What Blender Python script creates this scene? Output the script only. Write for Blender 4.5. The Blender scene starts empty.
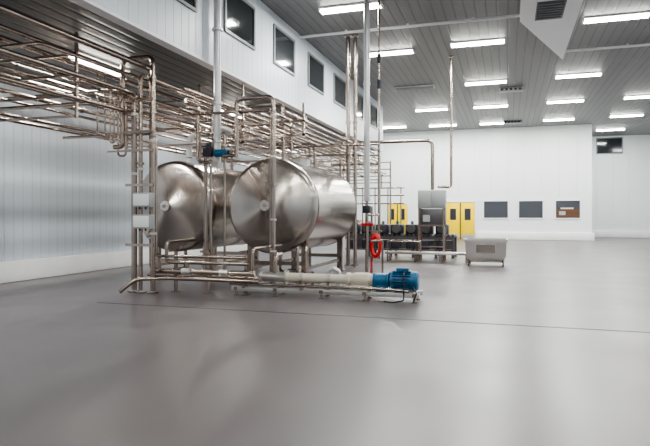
import bpy, bmesh, math, random
from mathutils import Vector, Matrix
random.seed(4)
S=bpy.context.scene
COL=bpy.context.collection
try: S.view_settings.look='AgX - Medium High Contrast'
except Exception as e: print('look',e)

# ------------------------------------------------ materials
def mat(name,col,rough=.5,metal=0,emit=None,es=0,spec=None):
    m=bpy.data.materials.new(name); m.use_nodes=True
    b=m.node_tree.nodes['Principled BSDF']
    b.inputs['Base Color'].default_value=(*col,1)
    b.inputs['Roughness'].default_value=rough
    b.inputs['Metallic'].default_value=metal
    if emit:
        b.inputs['Emission Color'].default_value=(*emit,1)
        b.inputs['Emission Strength'].default_value=es
    return m
def N(m,t,**kw):
    n=m.node_tree.nodes.new(t)
    for k,v in kw.items(): setattr(n,k,v)
    return n
def L(m,a,b): m.node_tree.links.new(a,b)
def noisy(m,scale=3,c1=None,c2=None,r1=None,r2=None,stretch=(1,1,1),bump=0,detail=4,lo=.3,hi=.7):
    b=m.node_tree.nodes['Principled BSDF']
    tc=N(m,'ShaderNodeTexCoord'); mp=N(m,'ShaderNodeMapping'); mp.inputs['Scale'].default_value=stretch
    L(m,tc.outputs['Object'],mp.inputs['Vector'])
    n=N(m,'ShaderNodeTexNoise'); n.inputs['Scale'].default_value=scale; n.inputs['Detail'].default_value=detail
    L(m,mp.outputs[0],n.inputs['Vector'])
    if c1:
        r=N(m,'ShaderNodeValToRGB'); r.color_ramp.elements[0].color=(*c1,1); r.color_ramp.elements[1].color=(*c2,1)
        r.color_ramp.elements[0].position=lo; r.color_ramp.elements[1].position=hi
        L(m,n.outputs['Fac'],r.inputs[0]); L(m,r.outputs[0],b.inputs['Base Color'])
    if r1 is not None:
        q=N(m,'ShaderNodeMapRange'); q.inputs['From Min'].default_value=.3; q.inputs['From Max'].default_value=.7
        q.inputs['To Min'].default_value=r1; q.inputs['To Max'].default_value=r2
        L(m,n.outputs['Fac'],q.inputs[0]); L(m,q.outputs[0],b.inputs['Roughness'])
    if bump:
        bp=N(m,'ShaderNodeBump'); bp.inputs['Strength'].default_value=bump; bp.inputs['Distance'].default_value=.01
        L(m,n.outputs['Fac'],bp.inputs['Height']); L(m,bp.outputs[0],b.inputs['Normal'])
    return m
def ribbed(name,col,dark,axis,pitch,width,rough,metal=0,strength=.6):
    m=mat(name,col,rough,metal); b=m.node_tree.nodes['Principled BSDF']
    tc=N(m,'ShaderNodeTexCoord'); sp=N(m,'ShaderNodeSeparateXYZ'); L(m,tc.outputs['Object'],sp.inputs[0])
    if axis=='XY':
        ad=N(m,'ShaderNodeMath',operation='ADD'); L(m,sp.outputs[0],ad.inputs[0]); L(m,sp.outputs[1],ad.inputs[1]); src=ad.outputs[0]
    else: src=sp.outputs['XYZ'.index(axis)]
    dv=N(m,'ShaderNodeMath',operation='DIVIDE'); L(m,src,dv.inputs[0]); dv.inputs[1].default_value=pitch
    fr=N(m,'ShaderNodeMath',operation='PINGPONG'); L(m,dv.outputs[0],fr.inputs[0]); fr.inputs[1].default_value=.5
    mr=N(m,'ShaderNodeMapRange'); mr.interpolation_type='SMOOTHSTEP'
    mr.inputs['From Min'].default_value=0; mr.inputs['From Max'].default_value=width/pitch
    L(m,fr.outputs[0],mr.inputs[0])
    mx=N(m,'ShaderNodeMix',data_type='RGBA'); mx.inputs[6].default_value=(*dark,1); mx.inputs[7].default_value=(*col,1)
    L(m,mr.outputs[0],mx.inputs[0]); L(m,mx.outputs[2],b.inputs['Base Color'])
    bp=N(m,'ShaderNodeBump'); bp.inputs['Strength'].default_value=strength; bp.inputs['Distance'].default_value=.02
    L(m,mr.outputs[0],bp.inputs['Height']); L(m,bp.outputs[0],b.inputs['Normal'])
    return m

M={}
M['wall']=ribbed('wall_panel',(.66,.715,.775),(.50,.55,.61),'XY',.30,.018,.38)
M['wallback']=ribbed('wall_panel_back',(.76,.80,.79),(.70,.74,.73),'XY',1.1,.02,.45)
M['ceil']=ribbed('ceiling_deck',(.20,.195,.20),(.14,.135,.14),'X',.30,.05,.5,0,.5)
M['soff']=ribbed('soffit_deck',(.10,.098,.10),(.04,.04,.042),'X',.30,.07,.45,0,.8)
M['curb']=noisy(mat('curb_paint',(.8,.8,.8),.4),2,(.80,.80,.80),(.87,.87,.87))
M['white']=mat('white_paint',(.82,.83,.84),.4)
M['steel']=mat('stainless_pipe',(.40,.335,.295),.24,1)
M['steelw']=mat('steel_bright',(.62,.60,.58),.3,.9)
M['steeld']=mat('steel_dark',(.14,.135,.14),.4,.8)
M['cover']=mat('insulated_pipe_cover',(.62,.62,.63),.33,.5)
M['blue']=noisy(mat('blue_enamel',(.02,.14,.3),.35),9,(.01,.09,.19),(.018,.13,.26))
M['cream']=mat('cream_paint',(.60,.55,.46),.4)
M['black']=mat('black_rubber',(.02,.02,.022),.5)
M['dark']=mat('dark_cast_iron',(.035,.035,.05),.45,.3)
M['red']=mat('red_hose',(.6,.012,.015),.4)
M['yellow']=mat('yellow_door',(.90,.64,.0),.4)
M['grey']=mat('grey_box',(.34,.36,.36),.4)
M['glass']=mat('dark_glass',(.03,.035,.04),.08)
M['glass2']=mat('office_glass',(.06,.065,.075),.12)
M['office']=mat('office_warm',(.10,.045,.02),.4)
M['frame']=mat('window_frame',(.2,.22,.23),.4)
M['framew']=mat('window_frame_white',(.78,.8,.82),.4)
M['lamp']=mat('fluorescent_tube',(1,1,1),.4,0,(.98,1,.93),40)
M['lampoff']=mat('unlit_tube',(.45,.46,.45),.4)
M['lampbody']=mat('lamp_body',(.85,.85,.83),.4)
M['groove']=mat('floor_drain',(.03,.03,.032),.5)
m=mat('painted_floor',(.14,.13,.14),.4)
noisy(m,.7,(.095,.083,.088),(.137,.123,.129),.29,.38,detail=9,lo=.25,hi=.75)
m.node_tree.nodes['Principled BSDF'].inputs['Specular IOR Level'].default_value=.5
M['floor']=m
m=mat('brushed_stainless',(.62,.6,.58),.3,1)
b=m.node_tree.nodes['Principled BSDF']; b.inputs['Anisotropic'].default_value=.65
tg=N(m,'ShaderNodeTangent'); tg.direction_type='RADIAL'; tg.axis='Y'; L(m,tg.outputs[0],b.inputs['Tangent'])
noisy(m,1.5,(.48,.44,.41),(.55,.51,.48),.19,.23,stretch=(1,5,1),detail=2)
M['tank']=m

# ------------------------------------------------ builder
class B:
    def __init__(s): s.bm=bmesh.new(); s.mats=[]
    def mi(s,k):
        if k not in s.mats: s.mats.append(k)
        return s.mats.index(k)
    def box(s,c,sz,k,rz=0,ry=0,bev=0):
        i=s.mi(k)
        r=bmesh.ops.create_cube(s.bm,size=1)
        vs=r['verts']
        for v in vs: v.co=Vector((v.co.x*sz[0],v.co.y*sz[1],v.co.z*sz[2]))
        if bev:
            es=list(set(e for v in vs for e in v.link_edges))
            rr=bmesh.ops.bevel(s.bm,geom=es,offset=bev,segments=2,affect='EDGES',profile=.5)
            vs=set(v for f in rr['faces'] for v in f.verts)|set(rr['verts'])
        fs=set(f for v in vs for f in v.link_faces)
        vs=set(v for f in fs for v in f.verts)
        R=Matrix.Rotation(rz,3,'Z')@Matrix.Rotation(ry,3,'Y')
        for v in vs: v.co=R@v.co+Vector(c)
        for f in fs: f.material_index=i
        return s
    def bb(s,x0,x1,y0,y1,z0,z1,k,bev=0):
        return s.box(((x0+x1)/2,(y0+y1)/2,(z0+z1)/2),(abs(x1-x0),abs(y1-y0),abs(z1-z0)),k,bev=bev)
    def prism(s,poly,z0,z1,k):
        i=s.mi(k)
        a=[s.bm.verts.new((x,y,z0)) for x,y in poly]; t=[s.bm.verts.new((x,y,z1)) for x,y in poly]
        n=len(poly); fs=[s.bm.faces.new(a[::-1]),s.bm.faces.new(t)]
        for j in range(n): fs.append(s.bm.faces.new((a[j],a[(j+1)%n],t[(j+1)%n],t[j])))
        for f in fs: f.material_index=i
        return s
    def rev(s,prof,o,ax,k,n=20):
        i=s.mi(k); o=Vector(o); ax=Vector(ax).normalized()
        u=ax.orthogonal().normalized(); w=ax.cross(u)
        rings=[]
        for r,t in prof:
            if r<1e-5: rings.append([s.bm.verts.new(o+ax*t)])
            else: rings.append([s.bm.verts.new(o+ax*t+(u*math.cos(a)+w*math.sin(a))*r) for a in [2*math.pi*j/n for j in range(n)]])
        for A,C in zip(rings,rings[1:]):
            for j in range(n):
                q=[]
                if len(A)==1 and len(C)==1: continue
                if len(A)==1: q=[A[0],C[(j+1)%n],C[j]]
                elif len(C)==1: q=[A[j],A[(j+1)%n],C[0]]
                else: q=[A[j],A[(j+1)%n],C[(j+1)%n],C[j]]
                f=s.bm.faces.new(q); f.material_index=i; f.smooth=True
        return s
    def cyl(s,a,b,r,k,n=16,r2=None):
        a=Vector(a); b=Vector(b); h=(b-a).length
        return s.rev([(0,0),(r,0),(r2 if r2 is not None else r,h),(0,h)],a,b-a,k,n)
    def tube(s,pts,r,k,n=12,fr=None):
        i=s.mi(k); P=[Vector(p) for p in pts]; fr=fr or r*3
        out=[P[0]]
        for j in range(1,len(P)-1):
            a=P[j-1]-P[j]; b=P[j+1]-P[j]
            t=min(fr,a.length*.45,b.length*.45)
            A=P[j]+a.normalized()*t; C=P[j]+b.normalized()*t
            for q in range(6):
                x=q/5; out.append(A*(1-x)**2+P[j]*2*x*(1-x)+C*x*x)
        out.append(P[-1])
        tang=[]
        for j in range(len(out)):
            tang.append((out[min(j+1,len(out)-1)]-out[max(j-1,0)]).normalized())
        u=tang[0].orthogonal().normalized(); rings=[]
        for p,d in zip(out,tang):
            u=(u-d*u.dot(d)).normalized(); w=d.cross(u)
            rings.append([s.bm.verts.new(p+(u*math.cos(a)+w*math.sin(a))*r) for a in [2*math.pi*j/n for j in range(n)]])
        for A,C in zip(rings,rings[1:]):
            for j in range(n):
                f=s.bm.faces.new((A[j],A[(j+1)%n],C[(j+1)%n],C[j])); f.material_index=i; f.smooth=True
        for R in (rings[0][::-1],rings[-1]):
            f=s.bm.faces.new(R); f.material_index=i
        return s
    def fl(s,p,ax,r,k='steel',t=.03):
        p=Vector(p); ax=Vector(ax).normalized()
        return s.cyl(p-ax*t/2,p+ax*t/2,r,k,14)
    def torus(s,c,R,r,k,ax='Y',sx=1,sz=1,n=28,m=8):
        i=s.mi(k); rings=[]
        for j in range(n):
            a=2*math.pi*j/n; ring=[]
            for q in range(m):
                b=2*math.pi*q/m; rr=R+r*math.cos(b); h=r*math.sin(b)
                if ax=='Y': co=Vector((rr*math.cos(a)*sx,h,rr*math.sin(a)*sz))
                elif ax=='Z': co=Vector((rr*math.cos(a)*sx,rr*math.sin(a)*sz,h))
                else: co=Vector((h,rr*math.cos(a)*sx,rr*math.sin(a)*sz))
                ring.append(s.bm.verts.new(co+Vector(c)))
            rings.append(ring)
        for j in range(n):
            A=rings[j];C=rings[(j+1)%n]
            for q in range(m):
                f=s.bm.faces.new((A[q],A[(q+1)%m],C[(q+1)%m],C[q])); f.material_index=i; f.smooth=True
        return s
    def mesh(s,name):
        bmesh.ops.recalc_face_normals(s.bm,faces=s.bm.faces)
        me=bpy.data.meshes.new(name)
        for f in s.bm.faces: f.smooth=True
        s.bm.to_mesh(me); s.bm.free()
        for k in s.mats: me.materials.append(M[k])
        me.set_sharp_from_angle(angle=math.radians(32))
        return me
    def done(s,name,parent=None,loc=(0,0,0)):
        o=bpy.data.objects.new(name,s.mesh(name)); COL.objects.link(o); o.location=loc
        if parent: o.parent=parent
        return o

# ------------------------------------------------ room
XL=-12.1; XU=-6.6; ZC=7.7; ZS=5.25; YB=41.8; YR=48.5; XR=13.0; YF=-9.0; XC=5.29; YE=31.6
B().bb(XL-.3,XR+.3,YF-.3,YR+.3,-.2,0,'floor').done('floor')
B().bb(XL-.3,XR+.3,YF-.3,YR+.3,ZC,ZC+.2,'ceil').done('ceiling')
B().bb(XL-.3,XL,YF,YR,0,ZC,'wall').done('wall_left')
B().bb(XL,XC,YB,YB+.25,0,ZC,'wallback').done('wall_back')
B().bb(XC-.25,XC,YB+.25,YR,0,ZC,'wallback').done('wall_return')
B().bb(XC,XR,YR,YR+.3,0,ZC,'wallback').done('wall_recess')
B().bb(XR,XR+.3,YF,YR,0,ZC,'wall').done('wall_right')
B().bb(XL,XR,YF-.3,YF,0,ZC,'wall').done('wall_front')
B().bb(XU-.2,XU,YF,YE,ZS,ZC,'wall').done('wall_mezzanine')
B().bb(XL,XU-.2,YE-.2,YE,ZS,ZC,'wall').done('wall_mezzanine_end')
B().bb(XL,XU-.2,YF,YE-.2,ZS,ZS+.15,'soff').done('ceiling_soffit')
B().bb(XU-.22,XU+.02,YF,YE+.02,ZS-.06,ZS,'white').done('trim_1')
def curb(name,x0,x1,y0,y1):
    b=B(); b.bb(x0,x1,y0,y1,0,.53,'curb',bev=.03); b.done(name)
curb('baseboard_left',XL,XL+.18,YF,YB-.14)
curb('baseboard_back_1',XL+.14,-8.5,YB-.14,YB)
curb('baseboard_back_2',-6.8,-4.3,YB-.14,YB)
curb('baseboard_back_3',-2.1,XC+.14,YB-.14,YB)
curb('baseboard_return',XC,XC+.14,YB,YR-.14)
curb('baseboard_recess',XC,XR-.14,YR-.14,YR)
curb('baseboard_right',XR-.14,XR,YF,YR)
b=B(); b.bb(-7.6,12.8,9.39,9.44,-.01,.003,'groove'); b.done('floor_drain_slot')

wn=[0]
def window(x0,x1,y0,y1,z0,z1,gl,fr,axis,extra=None):
    wn[0]+=1; b=B(); t=.07
    if axis=='X':
        b.bb(x0,x0+.015,y0,y1,z0,z1,gl)
        for a in ((y0-t,y1+t,z0-t,z0),(y0-t,y1+t,z1,z1+t)): b.bb(x0,x0+.05,a[0],a[1],a[2],a[3],fr)
        b.bb(x0,x0+.05,y0-t,y0,z0,z1,fr); b.bb(x0,x0+.05,y1,y1+t,z0,z1,fr)
    else:
        b.bb(x0,x1,y0-.012,y0,z0,z1,gl)
        for a in ((x0-t,x1+t,z0-t,z0),(x0-t,x1+t,z1,z1+t)): b.bb(a[0],a[1],y0-.05,y0,a[2],a[3],fr)
        b.bb(x0-t,x0,y0-.05,y0,z0,z1,fr); b.bb(x1,x1+t,y0-.05,y0,z0,z1,fr)
        if extra:
            b.bb(x0+.05,x1-.05,y0-.02,y0-.012,z0+.05,z0+(z1-z0)*.5,'office')
            b.bb(x0+.3,x1-.4,y0-.022,y0-.012,z0+(z1-z0)*.52,z0+(z1-z0)*.6,'cream')
            b.bb(x0+.2,x0+.6,y0-.022,y0-.02,z0+.2,z0+.45,'grey')
    b.done('window_%d'%wn[0])
for i in range(-2,6):
    y=12.8+3.1*i
    window(XU,XU,y,y+1.62,6.25,7.27,'glass','frame','X')
window(-1.59,0,YB,YB,1.5,2.65,'glass2','framew','Y')
window(.72,2.25,YB,YB,1.5,2.65,'glass2','framew','Y')
window(3.07,4.56,YB,YB,1.5,2.65,'glass2','framew','Y',extra=True)
window(6.5,8.2,YR,YR,6.4,7.5,'glass','frame','Y')
def ydoor(n,x0,x1,h):
    b=B(); xm=(x0+x1)/2
    b.bb(x0-.08,x0,YB-.1,YB,0,h+.08,'framew'); b.bb(x1,x1+.08,YB-.1,YB,0,h+.08,'framew'); b.bb(x0,x1,YB-.1,YB,h,h+.08,'framew')
    for a,c in ((x0+.01,xm-.03),(xm+.03,x1-.01)):
        b.bb(a,c,YB-.07,YB-.01,.02,h-.01,'yellow',bev=.01)
        q=(c-a)*.28
        b.bb(a+q,c-q,YB-.085,YB-.07,1.35,2.15,'dark')
        b.bb(a+.05,c-.05,YB-.08,YB-.07,.05,.35,'steelw')
    b.bb(xm-.03,xm+.03,YB-.09,YB-.01,0,h,'black')
    b.done('door_%d'%n)
ydoor(1,-4.17,-2.2,2.6); ydoor(2,-8.4,-6.9,2.5)

# ------------------------------------------------ ceiling lights
def lampmesh(on):
    b=B(); b.bb(-.92,.92,-.18,.18,-.05,0,'lampbody',bev=.01)
    for y in (-.09,.09):
        b.cyl((-.88,y,-.08),(.88,y,-.08),.04,'lamp' if on else 'lampoff',10)
    b.bb(-.92,-.88,-.18,.18,-.12,-.05,'lampbody'); b.bb(.88,.92,-.18,.18,-.12,-.05,'lampbody')
    return b.mesh('ceiling_light')
LM=lampmesh(True); LO=lampmesh(False)
def lamp(x,y,z,rot=0,on=True,e=245):
    o=bpy.data.objects.new('ceiling_light',LM if on else LO); COL.objects.link(o); o.location=(x,y,z); o.rotation_euler=(0,0,rot)
    if on:
        l=bpy.data.lights.new('tube_glow','AREA'); l.shape='RECTANGLE'; l.size=1.75; l.size_y=.3; l.energy=e; l.color=(1,1,.965)
        lo=bpy.data.objects.new('tube_glow',l); COL.objects.link(lo); lo.parent=o; lo.location=(0,0,-.14)
pos=[(-1.0,20.7),(-.95,27),(-.9,33),(-.85,39.1),(2.85,26.8),(3.1,19.3),(2.85,32.7),(3.0,38.8),(6.5,32.6),(6.75,38.5),(6.8,44.5),(10,26.8),(10,38.5),(10,19.3),
     (-4.15,21),(-4.3,16.1),(-4.1,33),(-4.1,39),(-7.4,38.8),(-10,36)]
for x,y in pos: lamp(x,y,ZC)
lamp(-4.15,27.1,ZC,on=False)
for x in (-4.2,-.5,3.2,8):
    for y in (-5,3,10): 
        if not (x==-4.2 and y==10): lamp(x,y,ZC,e={-5:60,3:110,10:190}[y])
for y in (-2,5,11.2,18,25): lamp(-9.0,y,ZS,math.pi/2,e=190)

b=B(); b.prism([(.34,9),(1.92,9),(1.92,23),(.34,18.1)],ZC-.28,ZC,'white')
for y in (11.5,14.0,16.6):
    b.bb(.75,1.5,y,y+1.5,ZC-.3,ZC-.28,'steeld')
    for k in range(7): b.bb(.78,1.47,y+.1+k*.2,y+.14+k*.2,ZC-.33,ZC-.3,'frame')
b.done('ceiling_duct_bulkhead')
b=B(); b.cyl((XU,18.15,ZC-.08),(.34,18.15,ZC-.08),.045,'white'); b.cyl((1.92,22.6,ZC-.08),(XR,22.6,ZC-.08),.045,'white')
for x in (-5,-3,-1,4,6,8,10): b.bb(x-.03,x+.03,(18.1 if x<1 else 22.55),(18.2 if x<1 else 22.65),ZC-.1,ZC,'white')
b.done('ceiling_conduit')
for (x,y) in ((.18,28.8),(.3,38.9)):
    b=B(); b.bb(-.55,.55,-.2,.2,-.16,0,'grey',bev=.02)
    for k in range(5): b.bb(-.5+k*.2,-.38+k*.2,-.22,.2,-.13,-.04,'black')
    b.done('ceiling_air_vent',loc=(x,y,ZC))

# ------------------------------------------------ tanks
def tank(x,y0,z,r,ln):
    e=bpy.data.objects.new('stainless_tank',None); COL.objects.link(e); e.location=(x,y0,0)
    b=B(); D=.5
    prof=[(0,-D)]
    for k in range(1,11):
        t=k/10; prof.append((r*.94*t,-D+(D-.15)*t**1.05))
    prof+=[(r*.965,-.115),(r*.985,-.075),(r*.996,-.03),(r,0),(r,.04),(r,ln-.04),(r,ln),(r*.98,ln+.08),(r*.9,ln+.16),(r*.5,ln+.32),(0,ln+.4)]
    b.rev(prof,(0,0,z),(0,1,0),'tank',96)
    b.done('shell',e)
    b=B()
    for yy,h in ((.06,.012),(ln-.06,.012)):
        b.rev([(r-.002,yy-.015),(r+h,yy-.015),(r+h,yy+.015),(r-.002,yy+.015)],(0,0,z),(0,1,0),'steel',96)
    b.cyl((0,-D-.03,z),(0,-D+.1,z),.13,'steelw',24); b.cyl((0,-D-.06,z),(0,-D-.02,z),.05,'steel',16)
    b.torus((0,-D-.0,z),.14,.014,'steel')
    for a in range(6):
        t=a*math.pi/3; b.cyl((.11*math.cos(t),-D-.05,z+.11*math.sin(t)),(.11*math.cos(t),-D-.02,z+.11*math.sin(t)),.012,'steel',8)
    for yy in (.3,ln-.3):
        for sx in (-1,1):
            xx=sx*r*.62; zt=z-math.sqrt(r*r-xx*xx)+.1
            b.bb(xx-.07,xx+.07,yy-.07,yy+.07,.03,zt+.05,'steel'); b.bb(xx-.15,xx+.15,yy-.15,yy+.15,0,.035,'steel')
            b.cyl((xx,yy,.03),(xx,yy,.14),.09,'steel')
        b.bb(-r*.62,r*.62,yy-.05,yy+.05,.42,.52,'steel')
    for sx in (-1,1): b.bb(sx*r*.62-.04,sx*r*.62+.04,.3,ln-.3,.3,.38,'steel')
    b.cyl((0,ln*.55,z+r-.05),(0,ln*.55,z+r+.16),.25,'steelw',28); b.cyl((0,ln*.55,z+r+.16),(0,ln*.55,z+r+.2),.29,'steel',28)
    for yy in (.7,1.3,ln-.5): b.cyl((0,yy,z+r-.04),(0,yy,z+r+.15),.05,'steel'); b.fl((0,yy,z+r+.15),(0,0,1),.085)
    b.cyl((0,.5,z-r+.05),(0,.5,z-r-.25),.05,'steel'); b.fl((0,.5,z-r-.2),(0,0,1),.08)
    b.done('fittings_and_legs',e)
    return e
T2=(-5.63,13.5); T1=(-8.42,13.5); R=1.2; ZT=1.93; LN=3.8
tank(T2[0],T2[1],ZT,R,LN); tank(T1[0],T1[1],ZT,R,LN)

# ------------------------------------------------ process pipework
PP=bpy.data.objects.new('process_pipework',None); COL.objects.link(PP)
b=B()
runs=[(-8.2,4.85,.045,-4),(-8.75,4.85,.055,-4),(-9.4,4.85,.04,8),(-9.9,4.85,.035,-4),
 (-6.85,4.45,.05,11.3),(-7.15,4.45,.035,11.5),(-7.5,4.45,.05,12.5),(-8.35,4.45,.05,-4),(-9.1,4.45,.04,-4),(-9.6,4.45,.05,9),
 (-6.75,4.05,.035,11.3),(-7.1,4.05,.05,11.6),(-7.4,4.05,.03,12),(-8.6,4.05,.035,8),(-9.3,4.05,.05,-4),(-9.9,4.05,.035,-4),
 (-7.0,3.65,.04,11.6),(-7.3,3.65,.03,12),(-9.5,3.65,.04,-4),(-10.0,3.65,.045,9)]
for i,(x,z,r,ys) in enumerate(runs):
    ye=[29.5,31,33,34][i%4]
    b.tube([(x,ys,z+r),(x,ye,z+r)],r,'steel')
    for j in range(3):
        y=ys+3+random.uniform(0,20)
        b.fl((x,y,z+r),(0,1,0),r*1.45,'steel',.04)
for y in (-1,4,9.3,14,19,24,28.5):
    full=y>10
    xr=-6.62 if full else -8.0
    for z in (4.85,4.45,4.05,3.65):
        b.bb(-10.3,xr if z<4.8 else -8.0,y-.025,y+.025,z-.05,z,'steel')
    for x in (-10.3,-8.0)+((-6.7,) if full else ()):
        b.bb(x-.025,x+.025,y-.025,y+.025,3.58,(ZS-.002) if x<-6.9 else ZS-.065,'steel')
for y in (31,34):
    for x in (-10.3,-6.65): b.cyl((x,y,0),(x,y,4.9),.05,'steel')
    for z in (4.85,4.45,4.05,3.65): b.bb(-10.3,-6.65,y-.03,y+.03,z-.06,z,'steel')
for z,y,r in ((4.75,8.3,.04),(4.3,10.2,.03),(3.95,9.7,.045)):
    b.tube([(XL+.06,y,1.2 if r>.04 else z-.3),(XL+.06,y,z),(-7.9,y,z),(-7.9,y+2.2,z),(-7.9,y+4,z)],r,'steel')
b.done('overhead_pipe_rack',PP)

# left vertical manifold
b=B(); y=10.83
b.tube([(-7.31,y,.06),(-7.31,y,5.12),(-8.08,y,5.12),(-8.08,y,3.2),(-8.3,y,3.2)],.055,'steel')
b.tube([(-5.0,y+.2,.48),(-7.48,y+.2,.48),(-7.48,y+.2,4.9),(-7.48,5,4.9),(-7.48,-4,4.9)],.055,'steel')
b.tube([(-7.62,y,.06),(-7.62,y,4.75),(-7.62,14,4.75),(-7.62,29,4.75)],.045,'steel')
b.tube([(-7.77,y,.06),(-7.77,y,4.35),(-7.77,4,4.35),(-7.77,-4,4.35)],.05,'steel')
b.tube([(-7.92,y+.15,.06),(-7.92,y+.15,3.95),(-7.92,4,3.95),(-7.92,-4,3.95)],.04,'steel')
b.tube([(-5.2,y+.25,.8),(-7.4,y+.25,.8),(-7.4,y+.25,3.5),(-9.9,y+.25,3.5)],.035,'steel')
b.tube([(-5.2,y+.35,.66),(-7.2,y+.35,.66),(-7.2,y+.35,1.1),(-7.2,12.4,1.1)],.04,'steel')
b.tube([(-4.9,y+.15,.33),(-7.05,y+.15,.33),(-7.6,y-.2,.33),(-7.9,y-.35,.06)],.045,'steel')
b.tube([(-8.2,y,4.5),(-8.2,y,3.0),(-8.0,y,3.0),(-8.0,y,4.1)],.025,'steel')
b.tube([(-8.4,y,4.5),(-8.4,y,3.3),(-8.3,y,3.3),(-8.3,y,4.3)],.02,'steel')
for x in (-8.55,-8.75): b.tube([(x,y,4.9),(x,y,3.5),(x,y+.6,3.5)],.02,'steel')
for z in (1.05,2.35,3.1,3.5,4.2): b.bb(-7.95,-7.25,y-.09,y-.05,z-.03,z+.03,'steel')
for z in (3.1,3.5): b.bb(-8.45,-7.9,y-.05,y-.02,z-.02,z+.02,'steel')
for x in (-7.31,-7.62,-7.77): b.bb(x-.09,x+.09,y-.09,y+.09,0,.03,'steel')
b.bb(-8.01,-7.83,y+.06,y+.24,0,.03,'steel')
for x,z in ((-7.31,1.3),(-7.48,1.2),(-7.62,2.7),(-7.77,2.6),(-7.31,3.3),(-7.77,3.9)):
    dy=.2 if x==-7.48 else 0
    b.fl((x,y+dy,z),(0,0,1),.075,'steelw',.05); b.fl((x,y+dy,z+.12),(0,0,1),.075,'steel',.05)
for x in (-5.3,-6.2,-7.0): b.bb(x-.03,x+.03,y+.38,y+.44,0,.95,'steel'); b.bb(x-.03,x+.03,y+.1,y+.44,.9,.95,'steel'); b.bb(x-.08,x+.08,y+.33,y+.49,0,.02,'steel')
for x in (-6.6,-5.7):
    b.cyl((x-.1,y+.2,.48),(x+.1,y+.2,.48),.08,'steelw'); b.cyl((x,y+.2,.48),(x,y+.2,.68),.04,'steel')
b.tube([(-5.05,y+.2,.44),(-5.05,y+.2,1.0),(-5.05,12.6,1.0)],.035,'steel')
for z in (2.02,1.56):
    xb,yb=-7.42,y-.18
    b.bb(xb-.22,xb+.22,yb-.09,yb+.09,z-.15,z+.15,'grey',bev=.015); b.bb(xb-.19,xb+.19,yb-.105,yb-.088,z-.12,z+.12,'framew',bev=.005)
    b.cyl((xb-.1,yb,z-.15),(xb-.1,yb,z-.2),.02,'black',8); b.cyl((xb+.05,yb,z-.15),(xb+.05,yb,z-.2),.02,'black',8)
b.done('valve_manifold',PP)

# tank piping
b=B()
X=-6.44; Y=12.1
b.cyl((X,Y,3.35),(X,Y,ZC-.002),.085,'cover',20)
for z in (3.4,4.3,6.0,7.2): b.fl((X,Y,z),(0,0,1),.13,'steelw',.05)
b.tube([(X-.3,Y,3.15),(X-.3,Y,.3),(X-.3,Y-.6,.3)],.05,'steel')
b.cyl((X-.02,Y,2.95),(X-.02,Y,3.4),.1,'steelw'); b.cyl((X-.35,Y,3.12),(X,Y,3.12),.05,'steel')
b.cyl((X+.02,Y-.12,3.12),(X+.34,Y-.12,3.12),.09,'blue'); b.cyl((X+.34,Y-.12,3.12),(X+.4,Y-.12,3.12),.06,'black')
b.bb(X-.28,X-.06,Y-.2,Y+.02,3.05,3.25,'dark',bev=.02); b.cyl((X-.17,Y-.1,3.25),(X-.17,Y-.1,3.36),.06,'dark')
b.tube([(-6.55,Y-.1,.25),(-6.55,Y-.1,2.9),(-6.9,Y-.1,2.95),(-6.9,Y-.1,4.05)],.035,'steel')
b.tube([(-6.25,Y,.3),(-6.25,Y,3.6),(-6.75,Y+.3,3.6),(-6.75,Y+.3,4.1)],.03,'steel')
b.tube([(T1[0],14.2,3.0),(T1[0],14.2,3.92),(-7.1,14.2,3.95),(-7.1,13.2,3.95)],.08,'cover',14,.25)
b.tube([(-5.85,11.9,3.0),(-5.85,11.9,4.32),(-4.95,11.9,4.32),(-4.95,11.9,.06)],.05,'steel')
b.tube([(-5.85,11.9,3.05),(-6.2,11.9,3.05),(-6.2,12.1,3.05)],.04,'steel')
b.tube([(-5.05,12.0,.1),(-5.05,12.0,4.05),(-6.7,12.0,4.05),(-7.3,12.0,4.05)],.035,'steel')
b.bb(-5.06,-4.94,11.84,11.96,0,.02,'steel')
for z in (.9,1.6,3.0,3.9): b.fl((-4.95,11.9,z),(0,0,1),.07,'steelw',.04)
b.bb(-5.12,-4.9,11.83,12.05,2.35,2.4,'steel')
for (tx,ty) in (T2,T1):
    zt=ZT+R+.14
    b.tube([(tx,ty+1.3,zt),(tx,ty+1.3,4.2),(tx-1.5,ty+1.3,4.2)],.04,'steel')
    b.tube([(tx,ty+3.3,zt),(tx,ty+3.3,3.9),(tx-1.5,ty+3.3,3.9)],.045,'steel')
tx,ty=T2; b.tube([(tx,ty+.7,zt),(tx,ty+.7,4.6),(tx-1.6,ty+.7,4.6)],.045,'steel')
for x,z,r,y1 in ((-6.2,4.35,.04,27),(-5.9,4.1,.035,27),(-5.6,4.1,.045,26),(-5.25,4.1,.03,24),(-4.95,4.1,.045,22),(-6.3,3.8,.03,28),(-5.3,3.75,.035,24),(-5.8,3.75,.04,26)):
    b.tube([(x,12.6,z),(x,y1,z)],r,'steel')
for yy in (13.4,18.3,22):
    for z in (4.04,3.7): b.bb(-6.7,-4.75,yy-.03,yy+.03,z-.06,z,'steel')
    b.bb(-4.8,-4.75,yy-.03,yy+.03,3.6,4.45,'steel')
for x in (-4.75,-6.3): 
    for yy in (18.3,22): b.cyl((x,yy,0),(x,yy,4.4),.05,'steel')
b.tube([(T2[0],T2[1]+.5,.62),(T2[0],T2[1]+.5,.25),(T2[0]+.9,T2[1]-.6,.25),(-3.9,12.2,.25),(-3.9,11.9,.25)],.045,'steel')
b.tube([(T1[0],T1[1]+.5,.62),(T1[0],T1[1]+.5,.25),(T1[0],12.2,.25),(-5.4,12.2,.25)],.045,'steel')
for x in (-4.6,-4.4): b.tube([(x,12.5,.08),(x,12.5,.95),(x-.3,13.2,.95)],.03,'steel')
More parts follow.
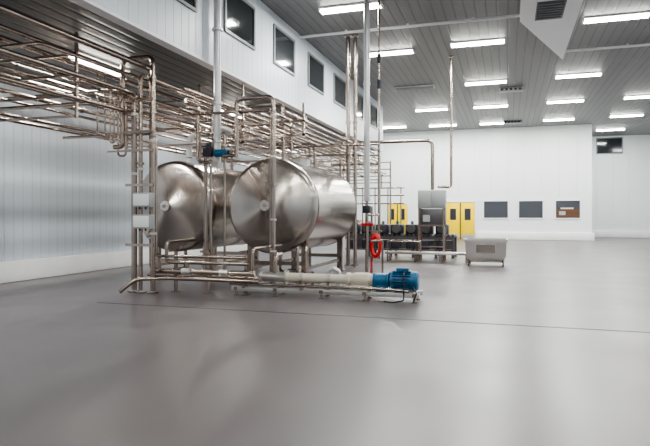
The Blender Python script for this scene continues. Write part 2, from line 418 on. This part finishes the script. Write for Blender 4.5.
b.tube([(-3.62,12.6,.05),(-3.62,12.6,.42),(-3.78,12.6,.5),(-3.9,12.6,.42),(-3.9,12.6,.05)],.045,'cover')
b.cyl((-4.2,12.4,.1),(-4.2,12.4,.42),.03,'steel'); b.cyl((-4.3,12.4,.3),(-4.1,12.4,.3),.03,'red')
b.done('tank_piping',PP)

b=B()
for x,yy,r,z0,k in ((-5.1,18.75,.07,0,'steel'),(-4.88,18.85,.06,0,'steel')):
    b.cyl((x,yy,z0),(x,yy,ZC-.002),r,k,16); b.fl((x,yy,ZC-.02),(0,0,1),r*2,'steelw')
    b.fl((x,yy,.02),(0,0,1),r*2)
    for z in (2.6,4.8,6.4): b.fl((x,yy,z),(0,0,1),r*1.4,'steel',.05)
x,yy=-3.59,15.1
b.cyl((x,yy,2.1),(x,yy,ZC-.002),.08,'cover',18); b.cyl((x,yy,0),(x,yy,2.1),.045,'steel')
for z in (2.1,3.6,5.2,6.6): b.fl((x,yy,z),(0,0,1),.1,'steelw',.05)
b.fl((x,yy,.02),(0,0,1),.1)
b.bb(x-.1,x+.1,yy-.1,yy+.1,1.75,1.95,'dark',bev=.02); b.cyl((x-.12,yy-.1,1.45),(x+.2,yy-.1,1.45),.04,'red')
b.tube([(-3.4,15.75,ZC-.002),(-3.4,15.75,1.7),(-3.56,15.2,1.7)],.028,'steel')
b.tube([(-3.4,15.75,3.66),(-5.3,15.75,3.66),(-6.9,15.75,3.66)],.03,'steel')
b.tube([(-3.3,15.75,0.02),(-3.3,15.75,1.0),(-3.55,15.3,1.0)],.028,'steel')
for z in (5.2,5.9): b.cyl((-3.4,15.75,z),(-3.4,15.75,z+.25),.06,'dark')
b.tube([(-2.69,21.9,2.64),(-2.69,21.9,4.5),(-6.5,21.9,4.5)],.065,'steel',12,.25)
b.tube([(-2.04,22.3,ZC-.002),(-2.04,22.3,2.75),(-2.5,22.0,2.75)],.05,'steel'); b.fl((-2.04,22.3,ZC-.02),(0,0,1),.1)
b.done('riser_pipes',PP)

# hose station
b=B(); hx,hy=-3.8,16.6
b.cyl((hx,hy,0),(hx,hy,1.95),.035,'steel'); b.bb(hx-.14,hx+.14,hy-.14,hy+.14,0,.02,'steel')
b.bb(hx-.02,hx+.3,hy-.06,hy-.02,1.2,1.26,'steel'); b.bb(hx+.08,hx+.2,hy-.2,hy-.02,1.13,1.2,'steel')
for k in range(7):
    b.torus((hx+.16,hy-.07-.03*k,.80+.012*(k%2)),.165,.03,'red',sx=.7+.09*(k%3),sz=1.7+.17*(k%2))
b.tube([(hx+.05,hy-.1,.5),(hx+.02,hy-.12,.3),(hx,hy-.1,.03)],.022,'red')
b.done('red_hose_station')

# ------------------------------------------------ pump skid
b=B(); Y=11.4; zc=.39
for dy in (-.22,.22): b.bb(-5.6,-1.62,Y+dy-.04,Y+dy+.04,.1,.19,'steelw',bev=.008)
for x in (-5.5,-4.6,-3.6,-2.7,-1.72):
    b.bb(x-.04,x+.04,Y-.26,Y+.26,.11,.18,'steel')
    for dy in (-.22,.22): b.cyl((x,Y+dy,0),(x,Y+dy,.12),.025,'steel'); b.fl((x,Y+dy,.01),(0,0,1),.05,'steel',.02)
b.tube([(-5.6,Y-.32,.26),(-2.4,Y-.32,.26),(-1.8,Y-.32,.24)],.028,'steel')
for x in (-5.3,-4,-2.6): b.bb(x-.02,x+.02,Y-.34,Y-.22,.17,.25,'steel')
b.cyl((-5.0,Y,zc),(-4.45,Y,zc),.1,'steelw'); b.fl((-4.45,Y,zc),(1,0,0),.15,'steelw',.04); b.fl((-5.0,Y,zc),(1,0,0),.13,'steelw',.04)
b.tube([(-4.7,Y,zc),(-4.7,Y,.85),(-4.7,11.7,.85)],.05,'steel')
b.cyl((-4.45,Y,zc),(-3.1,Y,zc),.095,'cream',22)
for x in (-4.1,-3.5): b.fl((x,Y,zc),(1,0,0),.105,'steelw',.05); b.bb(x-.03,x+.03,Y-.1,Y+.1,.18,zc-.06,'steel')
b.rev([(0,0),(.14,0),(.14,.06),(.11,.08),(.13,.14),(.15,.18),(.15,.46),(.12,.5),(.12,.56),(0,.56)],(-3.12,Y,zc),(1,0,0),'cream',24)
b.bb(-3.0,-2.65,Y-.12,Y+.12,.18,zc-.08,'cream',bev=.01)
b.rev([(0,0),(.17,0),(.17,.04),(.15,.06),(.15,.26),(.17,.28),(.17,.31),(.11,.32),(.11,.36),(0,.36)],(-2.56,Y,zc),(1,0,0),'blue',24)
b.bb(-2.5,-2.28,Y-.13,Y+.13,.18,zc-.08,'blue',bev=.01)
b.rev([(0,0),(.2,0),(.2,.03),(.165,.04),(.165,.4),(0,.4)],(-2.2,Y,zc+.01),(1,0,0),'blue',28)
for a in range(20):
    t=2*math.pi*a/20; c,s_=math.cos(t),math.sin(t)
    p=Vector((-1.99,Y+c*.178,zc+.01+s_*.178))
    q=bmesh.ops.create_cube(b.bm,size=1)['verts']
    for v in q:
        v.co=Vector((v.co.x*.34,v.co.y*.03,v.co.z*.008)); yy2=v.co.y*c-v.co.z*s_; zz=v.co.y*s_+v.co.z*c; v.co=p+Vector((v.co.x,yy2,zz))
    for f in set(f for v in q for f in v.link_faces): f.material_index=b.mi('blue')
b.rev([(0,0),(.19,0),(.19,.1),(.15,.13),(0,.135)],(-1.8,Y,zc+.01),(1,0,0),'blue',28)
b.bb(-2.1,-1.86,Y-.1,Y+.1,zc+.18,zc+.27,'blue',bev=.02)
b.bb(-2.12,-1.84,Y-.15,Y+.15,.18,zc-.12,'blue',bev=.01)
b.tube([(-1.92,Y-.1,zc+.2),(-1.92,Y-.3,zc+.15),(-1.9,Y-.36,.06),(-2.1,Y-.4,.02),(-2.3,Y-.3,.02)],.014,'black')
b.tube([(-1.75,Y-.18,.3),(-1.66,Y-.3,.2),(-1.72,Y-.36,.03)],.014,'black')
b.done('progressive_cavity_pump')

# ------------------------------------------------ background equipment
b=B(); 
b.bb(-3.2,-2.2,21.6,22.2,1.95,2.62,'grey',bev=.02); b.bb(-3.16,-2.72,21.57,21.6,2.0,2.57,'grey',bev=.008); b.bb(-2.68,-2.24,21.57,21.6,2.0,2.57,'grey',bev=.008)
b.bb(-3.1,-2.2,21.65,22.15,1.32,1.93,'steeld',bev=.02); b.bb(-3.0,-2.75,21.6,21.65,1.45,1.7,'grey')
for x in (-3.15,-2.25):
    for yy in (21.65,22.15): b.bb(x-.035,x+.035,yy-.035,yy+.035,0,2.0,'steel'); b.bb(x-.07,x+.07,yy-.07,yy+.07,0,.02,'steel')
for z in (.5,1.28): b.bb(-3.15,-2.25,21.63,21.68,z,z+.05,'steel')
b.done('control_cabinet_on_stand')

b=B()
for yy in (23.1,24.3):
    b.bb(-6.4,-2.0,yy-.04,yy+.04,.72,.84,'steeld')
    for x in (-6.3,-5.4,-4.5,-3.6,-2.7,-2.05): b.bb(x-.05,x+.05,yy-.05,yy+.05,0,.74,'steeld'); b.bb(x-.08,x+.08,yy-.08,yy+.08,0,.02,'steel')
    b.bb(-6.4,-2.0,yy-.03,yy+.03,.28,.34,'steeld')
b.bb(-6.4,-2.0,23.1,24.3,.8,.86,'dark')
b.bb(-6.3,-2.1,23.15,23.2,.36,.7,'steeld')
for k in range(26): b.cyl((-6.3+k*.17,23.1,.9),(-6.3+k*.17,24.3,.9),.05,'steeld',8)
for k in range(7):
    x=-6.1+k*.6
    b.bb(x-.24,x+.24,23.2,23.9,.93,1.32,'dark',bev=.04); b.cyl((x,23.12,1.15),(x,23.9,1.15),.17,'steeld',14)
    b.cyl((x,23.5,1.3),(x,23.5,1.45),.06,'blue' if k%2 else 'steel')
    b.bb(x-.18,x+.18,22.98,23.06,.35,.68,'dark',bev=.02)
b.done('roller_conveyor')
b=B(); b.bb(-4.3,-1.3,20.9,21.45,.28,.36,'steelw',bev=.01)
for x in (-4.2,-3.2,-2.3,-1.4):
    for yy in (20.95,21.4): b.bb(x-.03,x+.03,yy-.03,yy+.03,0,.3,'steel')
b.tube([(-4.2,20.92,.36),(-4.2,20.92,.75),(-3.0,20.92,.75),(-3.0,20.92,.36)],.02,'steel')
b.done('work_platform')

b=B(); i=b.mi('steelw')
def ring(x0,x1,y0,y1,z): return [b.bm.verts.new(p) for p in ((x0,y0,z),(x1,y0,z),(x1,y1,z),(x0,y1,z))]
r0=ring(-.56,.56,-.42,.42,.18); r1=ring(-.64,.64,-.5,.5,.35); r2=ring(-.66,.66,-.52,.52,.85); r3=ring(-.61,.61,-.47,.47,.85); r4=ring(-.59,.59,-.45,.45,.5); r5=ring(-.5,.5,-.36,.36,.24)
b.bm.faces.new(r0); b.bm.faces.new(r5)
for A,C in ((r0,r1),(r1,r2),(r2,r3),(r3,r4),(r4,r5)):
    for j in range(4): b.bm.faces.new((A[j],A[(j+1)%4],C[(j+1)%4],C[j]))
for yy in (-.55,.5): b.bb(-.7,.7,yy,yy+.05,.81,.9,'steelw')
for xx in (-.7,.65): b.bb(xx,xx+.05,-.5,.5,.81,.9,'steelw')
for x in (-.55,.55):
    for yy in (-.42,.42):
        b.bb(x-.03,x+.03,yy-.03,yy+.03,.12,.5,'steel'); b.cyl((x-.02,yy,.07),(x+.02,yy,.07),.07,'black',14)
b.bb(-.55,.55,-.45,-.4,.14,.2,'steel'); b.bb(-.55,.55,.4,.45,.14,.2,'steel')
b.bb(-.3,.3,-.54,-.5,.45,.72,'steel')
b.done('steel_tote_bin',loc=(-.7,20.3,0))

b=B()
for x in (-8.6,-7.8,-7.0,-6.2): b.cyl((x,35,0),(x,35,3.4),.04,'steel')
for z in (2.4,2.9,3.35): b.cyl((-9.2,35,z),(-6.0,35,z),.04,'steel')
for x in (-8.2,-7.4): b.tube([(x,35,3.35),(x,35,4.2),(x,34.4,4.2)],.04,'steel')
b.bb(-9.2,-8.6,34.8,35.3,0,1.4,'steel',bev=.02)
b.done('pipe_stand')

# ------------------------------------------------ world + camera
w=bpy.data.worlds.new('w'); S.world=w; w.use_nodes=True
w.node_tree.nodes['Background'].inputs[0].default_value=(.6,.65,.7,1); w.node_tree.nodes['Background'].inputs[1].default_value=.3
cd=bpy.data.cameras.new('camera'); cam=bpy.data.objects.new('camera',cd); COL.objects.link(cam)
cam.location=(0,0,1.7); cam.rotation_euler=(math.radians(90),0,math.radians(17.5))
cd.sensor_width=36; cd.lens=580*36/650; cd.shift_y=-8/650; cd.clip_end=200
S.camera=cam
